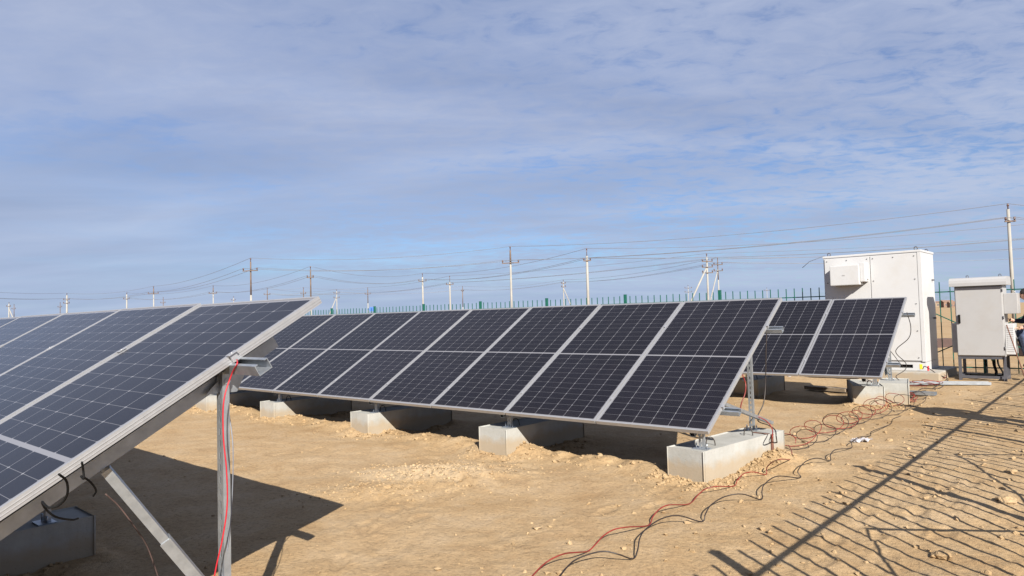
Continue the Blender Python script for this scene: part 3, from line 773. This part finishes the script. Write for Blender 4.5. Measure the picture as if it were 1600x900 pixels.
# tangle at the back row's right end
def tangle(u, v, n, r, m_, label, seed):
    c = on(u, v); rg = random.Random(seed); pts = []
    for i in range(n*10):
        t = i/10*2*math.pi; k = r*(.6+.5*math.sin(t*.37+seed)**2)
        q = c+Vector((k*1.5*math.cos(t)+.12*math.sin(t*.23), k*math.sin(t)+.1*math.cos(t*.31), 0)); q.z = gz(q.x, q.y)+.02+.13*abs(math.sin(t*.5+seed))*(.5+.5*math.sin(t*.17))
        pts.append(q)
    mb = MB(); mb.tube(pts, .005, 6); tag(mb.build('cable_tangle', M[m_]), label, 'cable')
tangle(1408, 622, 8, .17, 'blackcable', 'black cable tangle beside the spare block at the back row', 2)
tangle(1402, 626, 6, .15, 'redcable', 'red cable tangle mixed with the black one beside the spare block', 4)
tangle(1440, 603, 4, .16, 'redcable', 'loops of red cable on the steel profile below the white cabinet', 6)
tangle(1456, 592, 3, .12, 'redcable', 'red cable loops at the right foot of the white cabinet', 7)
cable('ground_cable', [F1(W1-.06, -.05, .2), F1(W1+.02, -.2, .26), F1(W1+.25, -.3, .12), on(1480, 592, .01), on(1470, 600, .01), on(1458, 606, .01)], .008, 'blackcable', 'black cable looping from the right foot of the white cabinet to the sand')
cable('ground_cable', [on(1428, 616, .01), on(1440, 608, .03), on(1460, 609, .03), on(1472, 604, .01), on(1482, 594, .01)], .007, 'blackcable', 'dark cable crossing the two steel profiles')
# cable hanging from the back row purlin in front of the white cabinet
yC = 10.6
cable('hanging_cable', [at(1417, 488, 10.9), at(1423, 510, 10.9), at(1420, 528, 10.9), at(1402, 544, 11.), at(1401, 553, 11.), at(1415, 567, 11.), at(1414, 578, 11.), at(1400, 588, 11.), at(1406, 596, 11.0), at(1408, 612, 10.9), on(1412, 624, .02)], .006, 'blackcable', 'black cable hanging in an S from the back row in front of the white cabinet')
cable('hanging_cable', [at(1391, 548, 10.7), at(1399, 558, 10.7), at(1404, 565, 10.7), at(1412, 574, 10.8)], .005, 'blackcable', 'short thin cable under the right edge of the back row')
# middle row right end
cable('hanging_cable', [at(1198, 516, 6.95), at(1197, 545, 6.95), at(1196, 600, 6.95), at(1193, 630, 6.9), at(1184, 650, 6.85), at(1186, 659, 6.8), at(1200, 664, 6.75), at(1211, 672, 6.7), at(1213, 684, 6.6), on(1216, 703, .01)], .0055, 'blackcable', 'black cable hanging from the upper purlin at the right end of the middle row')
cable('hanging_cable', [at(1160, 585, 6.9), at(1165, 600, 6.9), at(1164, 615, 6.85), at(1158, 632, 6.8), at(1160, 641, 6.7), at(1185, 651, 6.7), at(1200, 660, 6.65), at(1207, 672, 6.6), at(1206, 686, 6.5), on(1203, 700, .01)], .0055, 'redcable', 'red cable hanging behind the slotted post at the right end of the middle row')
# front left row
YA = 2.55
cable('hanging_cable', [ROW_A.p(-.02, 1.80, -.03), ROW_A.p(-.07, 1.77, -.03), at(362, 585, 2.80), at(350, 625, 2.78), at(349, 680, 2.78), at(354, 735, 2.78), at(355, 790, 2.78), at(348, 840, 2.78), at(338, 885, 2.78), at(330, 930, 2.78)], .0030, 'redbright', 'thick red cable hanging down the near slotted post on the left', 8)
cable('hanging_cable', [at(357, 640, 2.9), at(364, 700, 2.86), at(362, 790, 2.86), at(355, 860, 2.86), at(345, 910, 2.86)], .0022, 'wire', 'grey wire running down the near post beside the thick red cable', 8)
cable('hanging_cable', [at(92, 741, 1.9), at(104, 752, 1.95), at(105, 772, 1.98), at(94, 788, 2.0), at(76, 793, 2.0), at(66, 784, 2.05), at(72, 796, 2.1), at(88, 808, 2.15), at(112, 812, 2.3), at(122, 810, 2.4)], .0034, 'black', 'black cable loop hanging below the edge of the nearest panel', 8)
cable('hanging_cable', [at(128, 722, 2.1), at(130, 735, 2.12), at(131, 748, 2.12), at(127, 744, 2.14), at(140, 752, 2.2), at(150, 766, 2.3), at(146, 775, 2.4)], .0034, 'black', 'short black plug lead dangling under the nearest panel', 6)
cable('hanging_cable', [at(165, 772, 2.5), at(185, 790, 2.55), at(208, 820, 2.6), at(228, 850, 2.7), at(240, 880, 2.75), at(250, 910, 2.8)], .0028, 'darkpipe', 'thin grey wire drooping to the shaded ground behind the brace', 8)

# ------------------------------------------------------------------ power poles and wires
def hdir(): return Vector((.985, -.17, 0))
POLES = {}
def pole(key, u, v, label, H=7.5, arm=.55, stain=0., strut=None, arms=(1.0,), thick=.25, extra=None, pin=.35):
    d = ray(u, v); t = (H-CH)/d.z; x, y = d.x*t, d.y*t
    top = Vector((x, y, H-pin)); base = Vector((x, y, -.2))
    root = empty('power_pole', (x, y, 0), label, 'power pole', 'concrete power poles on the plain')
    split = top.lerp(base, stain) if stain else top
    thick *= .86
    m = MB(); m.tube([base, base.lerp(split, .5), split], thick/2, 8, thick/2*(.72+.28*stain)); part(m, 'shaft', M['polec'], root)
    if stain:
        m = MB(); m.tube([split, top], thick/2*.74, 8, thick/2*.62); part(m, 'stained_top', M['polebrown'], root)
    h = hdir(); att = []
    m = MB(); m.tube([top, top+ZV*pin], .035, 6); m.tube([top+ZV*(pin-.16), top+ZV*pin], .07, 8, .04); part(m, 'top_insulator', M['insul'], root)
    att.append(top+ZV*pin)
    for k in arms:
        c = Vector((x, y, H-pin-k)); pd = Vector((h.y*.3+h.x, h.y, 0)).normalized()
        m = MB(); m.bar(c-pd*arm-Vector((0, .13, 0)), c+pd*arm-Vector((0, .13, 0)), .08, .08); a = part(m, 'crossarm', M['polebrown'], root)
        for s in (-1, 1):
            q = c+pd*s*(arm-.06)-Vector((0, .13, 0)); m = MB(); m.tube([q, q+ZV*.22], .03, 6); m.tube([q+ZV*.1, q+ZV*.26], .075, 8, .05); part(m, 'insulator', M['insul'], a)
            att.append(q+ZV*.26)
    if strut:
        c = top-ZV*(H*.14); f = Vector((x+strut, y-.4, -.2)); m = MB(); m.tube([f, c], thick*.42, 8, thick*.34); part(m, 'strut', M['polec'], root)
    if extra == 'transformer':
        m = MB(); c = Vector((x+.9, y-.2, H*.46)); m.box(c, ((.5, 0, 0), (0, .3, 0), (0, 0, .38)), .03); m.bar(c-Vector((.9, 0, 0)), c, .1); part(m, 'transformer_box', M['blue'], root)
    POLES[key] = att
    return root
pole('r0', 1860, 292, 'concrete pole outside the photo to the right carrying the nearest wires', stain=.05)
pole('r2', 1850, 322, 'second concrete pole outside the photo to the right', stain=.05)
pole('r3', 1850, 352, 'third concrete pole outside the photo to the right', stain=.05)
pole('r4', 1850, 372, 'fourth concrete pole outside the photo to the right', stain=.05)
pole('p1', 1574.5, 318, 'tall pale concrete power pole behind the small grey cabinet', arms=(.75,), thick=.27, arm=.3)
pole('p2', 797, 385, 'concrete pole with dark stained top and wide crossarm, left of the thick white pole', stain=.14, arms=(1.1,), arm=.75)
pole('p3', 916.5, 388, 'thick white concrete power pole with a dark pin on top, above the middle row', arms=(.45,), thick=.34, arm=.35, pin=.7)
pole('p4', 391.5, 403, 'tall power pole with a dark stained upper half, above the nearest row of panels', stain=.42, arms=(.85,), arm=.75)
pole('p5', 485, 416, 'power pole with a rusty brown upper half beside the top corner of the nearest panel', stain=.5, arms=(.9,), arm=.4)
pole('p6', 660, 427, 'taller of the two white poles with short dark tips above the middle row', arms=(.55,), pin=.5, thick=.32)
pole('p7', 702.5, 431, 'white power pole with dark tip and crossarm, just right of a taller white pole', arms=(.35,), pin=.9, thick=.32)
pole('p8', 722.5, 447, 'thin distant power pole with a dark upper half, third right of the two white poles', stain=.5, arms=(.6,), arm=.3)
pole('p9', 574.5, 449, 'distant power pole with a blue transformer box near the fence end', stain=.35, arms=(.9,), extra='transformer')
pole('p10', 526, 452, 'distant pole with a leaning strut on its left, right of the nearest panel', strut=-2.6, arms=(.4, 1.3), arm=.6)
pole('p11', 880, 437, 'distant pole with a leaning strut on its right, left of the thick white pole', strut=2.4, arms=(.3, .9), arm=.4)
pole('p12', 1104, 396, 'pale pole with three crossarms and a long strut on its left', strut=-3.3, arms=(.5, 1.1, 1.7), arm=.55, thick=.28)
pole('p13', 1121, 402, 'thin dark topped pole with a strut, right next to the pale pole with three crossarms', strut=-1.9, stain=.3, arms=(.5, 1.2), arm=.5, thick=.2)
pole('p14', 240, 447, 'distant power pole with a dark wide crossarm, above the second separator of the nearest row', stain=.12, arms=(.8,), arm=.9)
pole('p15', 333, 446, 'distant power pole with a dark crossarm left of the tall stained pole', stain=.1, arms=(.9,), arm=.7)
pole('p16', 198, 457, 'faint pale pole left of the pole with the wide crossarm', arms=(.8,), arm=.6, thick=.35)
pole('p17', 104.5, 458, 'pale double looking pole near the left end of the horizon', arms=(.8, 1.4), arm=.6, thick=.4)
pole('p18', 255, 464, 'tiny dark pole tip right of the pole with the wide crossarm', stain=.5, arms=(.9,))
pole('p19', 417.5, 450, 'thin distant pole just right of the tall stained pole', stain=.3, arms=(.8,), arm=.6)
pole('p20', 474, 449, 'thin distant pole left of the rusty topped pole', stain=.3, arms=(.8,), arm=.5)
pole('p21', 365, 463, 'tiny faint pole stub left of the tall stained pole', arms=(.5,), arm=.5)
pole('p22', 94, 472, 'tiny dark pole at the left, beside the pale double looking pole', stain=.5, arms=(.8,))
pole('p23', 22, 475, 'dark pole at the far left end of the skyline', stain=.4, arms=(.8,))
pole('p24', 14, 472, 'pale pole with a strut at the far left end of the skyline', strut=3., arms=(.6,), thick=.35)
pole('p25', 1075, 445, 'very distant pole with twin crossarms beyond the strut of the pale pole', arms=(.4, 1.3), arm=.8, thick=.22)
pole('p26', 1198, 449, 'very distant thin pole above the right end of the middle row', arms=(.5,), arm=.8, thick=.2)
pole('l0', -160, 440, 'pole outside the photo to the left at the end of the wires', arms=(.8,))
def wire(keys, idx, sag, label, r=.017):
    mb = MB(); pts = []
    for a, b in zip(keys, keys[1:]):
        p, q = POLES[a][idx % len(POLES[a])], POLES[b][idx % len(POLES[b])]
        for i in range(24):
            t = i/24; c = p.lerp(q, t); c.z -= sag*4*t*(1-t); pts.append(c)
    pts.append(POLES[keys[-1]][idx % len(POLES[keys[-1]])])
    mb.tube(pts, r, 5); tag(mb.build('overhead_wire', M['wire']), label, 'wire', 'overhead power wires')
nm = ['top wire', 'left crossarm wire', 'right crossarm wire']
for i in range(3):
    wire(['r0', 'p1', 'p2', 'p4', 'p14', 'p17', 'l0'], i, .55, nm[i]+' of the line from the rightmost pole to the stained left pole')
    wire(['r2', 'p3', 'p6', 'p5', 'p15', 'p16'], i, .75, nm[i]+' of the line over the thick white pole')
    wire(['r3', 'p12', 'p7', 'p9', 'p20', 'p19'], i, .35, nm[i]+' of the line over the pole with three crossarms')
    wire(['r4', 'p13', 'p11', 'p8', 'p10', 'p19'], i, .6, nm[i]+' of the low line over the poles with struts')

# distant houses on the plain
def house(u, v, y, w, h, m_, label):
    c = at(u, v, y); c.z = 0; root = empty('distant_house', c, label, 'house')
    m = MB(); m.box(c+ZV*h/2, ((w/2, 0, 0), (0, w*.35, 0), (0, 0, h/2))); part(m, 'wall', M[m_], root)
    m = MB(); m.prism([c+Vector((-w*.54, -w*.38, h)), c+Vector((-w*.54, 0, h*1.35)), c+Vector((-w*.54, w*.38, h))], (w*1.08, 0, 0)); part(m, 'roof', M['brick'], root)
    for s in (-.25, .2):
        m = MB(); m.box(c+Vector((w*s, -w*.352, h*.5)), ((w*.08, 0, 0), (0, .05, 0), (0, 0, h*.16))); part(m, 'window', M['dsteel'], root)
house(1479, 470, 330, 5, 2.6, 'brick', 'small distant brick house seen between the two cabinets, on the left')
house(1487, 470, 300, 3, 2.0, 'brick', 'tiny distant reddish hut between the two cabinets, on the right')
house(1466, 470, 420, 7, 2.6, 'wood', 'distant tan house just beside the white cabinet')
house(62, 488, 420, 9, 5, 'polec', 'low distant house on the skyline left of the pale double pole')
house(36, 489, 400, 5, 6, 'wood', 'dark distant building at the left end of the skyline')

# ------------------------------------------------------------------ people
def person(name, label, J, edges, rad, mats, bone_m, head, hair_dir, hands):
    me = bpy.data.meshes.new('tmp'); ks = list(J)
    me.from_pydata([tuple(J[k]) for k in ks], [(ks.index(a), ks.index(b)) for a, b in edges], [])
    o = bpy.data.objects.new('tmp', me); COL.objects.link(o)
    sk = o.modifiers.new('s', 'SKIN'); sb = o.modifiers.new('u', 'SUBSURF'); sb.levels = 2; sb.render_levels = 2
    for i, k in enumerate(ks):
        r = rad[k]; me.skin_vertices[0].data[i].radius = r if isinstance(r, tuple) else (r, r)
        me.skin_vertices[0].data[i].use_root = (k == 'pelvis')
    dg = bpy.context.evaluated_depsgraph_get(); dg.update()
    ev = o.evaluated_get(dg); m2 = bpy.data.meshes.new_from_object(ev)
    bpy.data.objects.remove(o)
    bm = bmesh.new(); bm.from_mesh(m2)
    # head: shaped ellipsoid with nose and ears, joined to the neck
    hc, fd = head; fd = Vector(fd).normalized(); sd = fd.cross(ZV).normalized(); up = sd.cross(fd)
    hb = bmesh.new(); bmesh.ops.create_uvsphere(hb, u_segments=20, v_segments=14, radius=1)
    for v in hb.verts:
        x, y, z = v.co
        k = 1-.22*max(0, -z)
        q = Vector(hc)+sd*x*.075*k+fd*(y*.095*k+(.018*math.exp(-((z+.12)**2)/.02-(x/.22)**2) if y > .5 else 0))+up*z*.118
        v.co = q
    t = bpy.data.meshes.new('t'); hb.to_mesh(t); hb.free(); bm.from_mesh(t)
    for s in (-1, 1):
        e = bmesh.new(); bmesh.ops.create_uvsphere(e, u_segments=8, v_segments=6, radius=1)
        for v in e.verts: v.co = Vector(hc)+sd*(s*.078+v.co.x*.012)+fd*v.co.y*.02+up*(v.co.z*.03-.005)
        e.to_mesh(t); e.free(); bm.from_mesh(t)
    # hands: palm is the last skin vertex, five tapered bent fingers rooted in it
    for wr, pal in hands:
        w, p = J[wr], J[pal]; d = (p-w).normalized(); s1 = d.cross(ZV).normalized(); s2 = s1.cross(d)
        for i, (off, ln) in enumerate(((-.03, .075), (-.010, .085), (.010, .08), (.03, .062), (-.042, .055))):
            a = p+s1*off*.8+d*(.02 if i < 4 else -.02); dd = d if i < 4 else (d*.6-s1*.8).normalized()
            mb = MB(); mb.tube([a, a+dd*ln*.5-s2*.006, a+dd*ln*.8-s2*.022, a+dd*ln*.95-s2*.04], .009, 6, .007)
            t2 = bpy.data.meshes.new('f'); t2.from_pydata(mb.v, [], mb.f); bm.from_mesh(t2)
    bm.faces.ensure_lookup_table()
    segs = [(J[a], J[b], bone_m.get((a, b), 0)) for a, b in edges]
    for f in bm.faces:
        c = f.calc_center_median(); f.smooth = True
        if (c-Vector(hc)).length < .135: f.material_index = 3; continue
        best = None
        for p, q, mi in segs:
            d = q-p; tt = max(0, min(1, (c-p).dot(d)/max(d.length_squared, 1e-9))); dist = (c-p-d*tt).length
            if best is None or dist < best[0]: best = (dist, mi)
        f.material_index = best[1]
    out = bpy.data.meshes.new(name); bm.to_mesh(out); bm.free()
    for mm in mats: out.materials.append(mm)
    ob = bpy.data.objects.new(name, out); COL.objects.link(ob); tag(ob, label, 'person')
    hb = bmesh.new(); bmesh.ops.create_uvsphere(hb, u_segments=20, v_segments=14, radius=1)
    for v in list(hb.verts):
        x, y, z = v.co; v.co = Vector(hc)-fd*.012+up*.012+sd*x*.083+fd*y*.102+up*z*.124
    cut = [v for v in hb.verts if (v.co-Vector(hc)).dot(up) < -.02+.35*(v.co-Vector(hc)).dot(fd)+.02 or ((v.co-Vector(hc)).dot(fd) > .07 and (v.co-Vector(hc)).dot(up) < .06)]
    bmesh.ops.delete(hb, geom=cut, context='VERTS')
    bmesh.ops.solidify(hb, geom=list(hb.faces), thickness=.012)
    mb = MB(); mb.bm(hb, True); mb.build('hair', M['hair'], ob)
    for s in (-1, 1):
        mb = MB(); e = bmesh.new(); bmesh.ops.create_uvsphere(e, u_segments=8, v_segments=6, radius=.011)
        q = Vector(hc)+fd*.078+sd*s*.031+up*.008
        for v in e.verts: v.co += q
        mb.bm(e, True); mb.build('eye', M['black'], ob)
    return ob
MATS = [M['navy'], M['jeans'], M['shoe'], M['skin']]
EDG = [('pelvis', 'waist'), ('waist', 'chest'), ('chest', 'neck'), ('neck', 'skull')]
for s in 'lr':
    EDG += [('pelvis', 'hip'+s), ('hip'+s, 'knee'+s), ('knee'+s, 'ankle'+s), ('ankle'+s, 'toe'+s), ('chest', 'sho'+s), ('sho'+s, 'elb'+s), ('elb'+s, 'wri'+s), ('wri'+s, 'palm'+s)]
RAD = dict(pelvis=(.165, .13), waist=(.165, .13), chest=(.18, .14), neck=.058, skull=.055)
BM = {('neck', 'skull'): 3}
for s in 'lr':
    RAD.update({'hip'+s: .095, 'knee'+s: .062, 'ankle'+s: .045, 'toe'+s: .04, 'sho'+s: .085, 'elb'+s: .065, 'wri'+s: .034, 'palm'+s: (.042, .022)})
    BM.update({('pelvis', 'hip'+s): 1, ('hip'+s, 'knee'+s): 1, ('knee'+s, 'ankle'+s): 1, ('ankle'+s, 'toe'+s): 2, ('wri'+s, 'palm'+s): 3})
# bystander just outside the right edge, whose shadow lies on the sand
c = Vector((6.40, 7.62, 0)); V = Vector
f = V((-.21, .977, 0)); sd = V((.977, .21, 0))
Jb = dict(pelvis=c+ZV*.93, waist=c+ZV*1.10, chest=c+ZV*1.32, neck=c+ZV*1.47, skull=c+ZV*1.56)
for s, k in (('l', -1), ('r', 1)):
    h = sd*k
    Jb.update({'hip'+s: c+h*.10+ZV*.88, 'knee'+s: c+h*.13+f*.02+ZV*.48, 'ankle'+s: c+h*.15+ZV*.09, 'toe'+s: c+h*.17+f*.17+ZV*.04,
               'sho'+s: c+h*.19+ZV*1.40, 'elb'+s: c+h*.33-f*.03+ZV*1.14, 'wri'+s: c+h*.22+f*.12+ZV*1.00, 'palm'+s: c+h*.16+f*.17+ZV*1.01})
RADB = dict(RAD); RADB.update(pelvis=(.23, .16), waist=(.24, .17), chest=(.22, .16), hipl=.12, hipr=.12, kneel=.08, kneer=.08)
person('person', 'standing person in dark jacket just beyond the right edge, casting a long shadow', Jb, EDG, RADB, MATS, BM, (c+ZV*1.625, f), f, [('wril', 'palml'), ('wrir', 'palmr')])
# technician at the grey cabinet
hd = at(1603, 461, 13.11)
Jt = dict(pelvis=at(1640, 524, 13.23), waist=at(1634, 506, 13.19), chest=at(1620, 487, 13.15), neck=at(1609, 474, 13.13), skull=at(1606, 468, 13.12),
          hipl=at(1634, 526, 13.29), kneel=at(1590, 517, 13.25), anklel=at(1608, 566, 13.23), toel=at(1600, 573, 13.20),
          hipr=at(1640, 529, 13.12), kneer=at(1596, 524, 12.99), ankler=at(1616, 575, 13.01), toer=at(1607, 582, 12.96),
          shol=at(1612, 484, 13.29), elbl=at(1600, 502, 13.39), wril=at(1583, 501, 13.39), palml=at(1577, 499, 13.39),
          shor=at(1620, 484, 12.99), elbr=at(1612, 508, 12.91), wrir=at(1598, 512, 12.95), palmr=at(1592, 512, 12.97))
person('person', 'person in dark navy clothes at the right edge, reaching under the side box', Jt, EDG, RAD, MATS, BM, (hd, at(1575, 470, 13.3)-hd), None, [('wril', 'palml'), ('wrir', 'palmr')])
sq = Jt['pelvis']; m = MB(); zs = sq.z-.13
m.box((sq.x+.05, sq.y, zs-.02), ((.17, 0, 0), (0, .17, 0), (0, 0, .02)), .01)
for i in (-1, 1):
    for j in (-1, 1): m.bar((sq.x+.05+i*.14, sq.y+j*.14, -.03), (sq.x+.05+i*.12, sq.y+j*.12, zs-.045), .03)
tag(m.build('stool', M['dsteel']), 'plain dark stool under the person at the right edge', 'stool')

# ------------------------------------------------------------------ light and sky
sun_d = bpy.data.lights.new('sun', 'SUN'); sun_d.energy = 5.0; sun_d.angle = R(.3); sun_d.color = (1, .945, .85)
sun = bpy.data.objects.new('sun', sun_d); COL.objects.link(sun); sun.rotation_euler = SUN_H.to_track_quat('-Z', 'Y').to_euler()

w = bpy.data.worlds.new('World'); scene.world = w; w.use_nodes = True
nt = w.node_tree; nt.nodes.clear(); B = NB(nt)
sky = B.n('ShaderNodeTexSky', sky_type='NISHITA', sun_disc=False); sky.sun_elevation = SUN_EL; sky.sun_rotation = SUN_AZ
sky.air_density = 1.0; sky.dust_density = .6; sky.ozone_density = 2.0
gen = B.n('ShaderNodeTexCoord').outputs['Generated']
sp = B.n('ShaderNodeSeparateXYZ'); B.lk(gen, sp.inputs[0])
zc = B.m('ADD', B.m('MAXIMUM', sp.outputs[2], 0.), .09)
cx = B.m('DIVIDE', sp.outputs[0], zc); cy = B.m('DIVIDE', sp.outputs[1], zc)
cb = B.n('ShaderNodeCombineXYZ'); B.lk(cx, cb.inputs[0]); B.lk(cy, cb.inputs[1]); P = cb.outputs[0]
def stretch(sx, sy, rot, off=(0, 0, 0)):
    mp = B.n('ShaderNodeMapping'); mp.inputs['Scale'].default_value = (sx, sy, 1); mp.inputs['Rotation'].default_value = (0, 0, R(rot)); mp.inputs['Location'].default_value = off
    B.lk(P, mp.inputs[0]); return mp.outputs[0]
big = B.noise(stretch(.28, .36, 12, (3.1, 1.7, 0)), 1.0, 3, .5, .3)
midn = B.noise(stretch(.75, 1.15, -14, (1.3, .4, 0)), 1.4, 5, .55, .4)
mott = B.noise(stretch(3.4, 4.6, 18), 2.2, 5, .62, .5)
# cover is closed to the left and thins into flecks toward the right
lr = B.m('MAXIMUM', B.m('MINIMUM', B.m('ADD', B.m('MULTIPLY', cx, .20), .45), 1.), 0.)
cov = B.m('ADD', B.m('ADD', B.m('MULTIPLY', big, .70), B.m('MULTIPLY', midn, .45)), B.m('MULTIPLY', B.m('SUBTRACT', mott, .5), B.m('ADD', .10, B.m('MULTIPLY', lr, 1.1))))
cov = B.m('SUBTRACT', B.m('ADD', cov, .06), B.m('MULTIPLY', lr, .10))
low = B.m('MAXIMUM', B.m('SUBTRACT', 1., B.m('MULTIPLY', sp.outputs[2], 3.6)), 0.)     # the sheet closes toward the horizon
cov = B.m('ADD', cov, B.m('MULTIPLY', low, .05))
cf = B.ramp(cov, [(.38, (.25, .25, .25)), (.56, (.78, .78, .78)), (.74, (.97, .97, .97))])
# cloud brightness: thicker parts a little greyer, streaks whiter
ct = B.noise(stretch(.42, .85, -9, (7.7, 2.2, 0)), 1.3, 5, .52, .4)
ct = B.m('ADD', ct, B.m('MULTIPLY', B.m('SUBTRACT', lr, .42), .14))
cc = B.ramp(ct, [(.30, (2.65, 3.25, 4.85)), (.5, (3.35, 3.95, 5.6)), (.70, (4.25, 4.8, 6.3))])
tint = B.n('ShaderNodeMix', data_type='RGBA', blend_type='MULTIPLY'); tint.inputs[0].default_value = 1
tint.inputs[7].default_value = (.58, .74, 1.02, 1); B.lk(sky.outputs[0], tint.inputs[6])
cc = B.mix(B.m('MULTIPLY', low, .6), cc, (3.75, 4.75, 6.5))          # thin bright haze low down
col = B.mix(cf, tint.outputs[2], cc)
bg = B.n('ShaderNodeBackground'); B.lk(col, bg.inputs[0]); bg.inputs[1].default_value = .05
out = B.n('ShaderNodeOutputWorld'); B.lk(bg.outputs[0], out.inputs[0])

scene.view_settings.view_transform = 'Standard'; scene.view_settings.look = 'None'
scene.view_settings.exposure = 1.22; scene.view_settings.gamma = 1
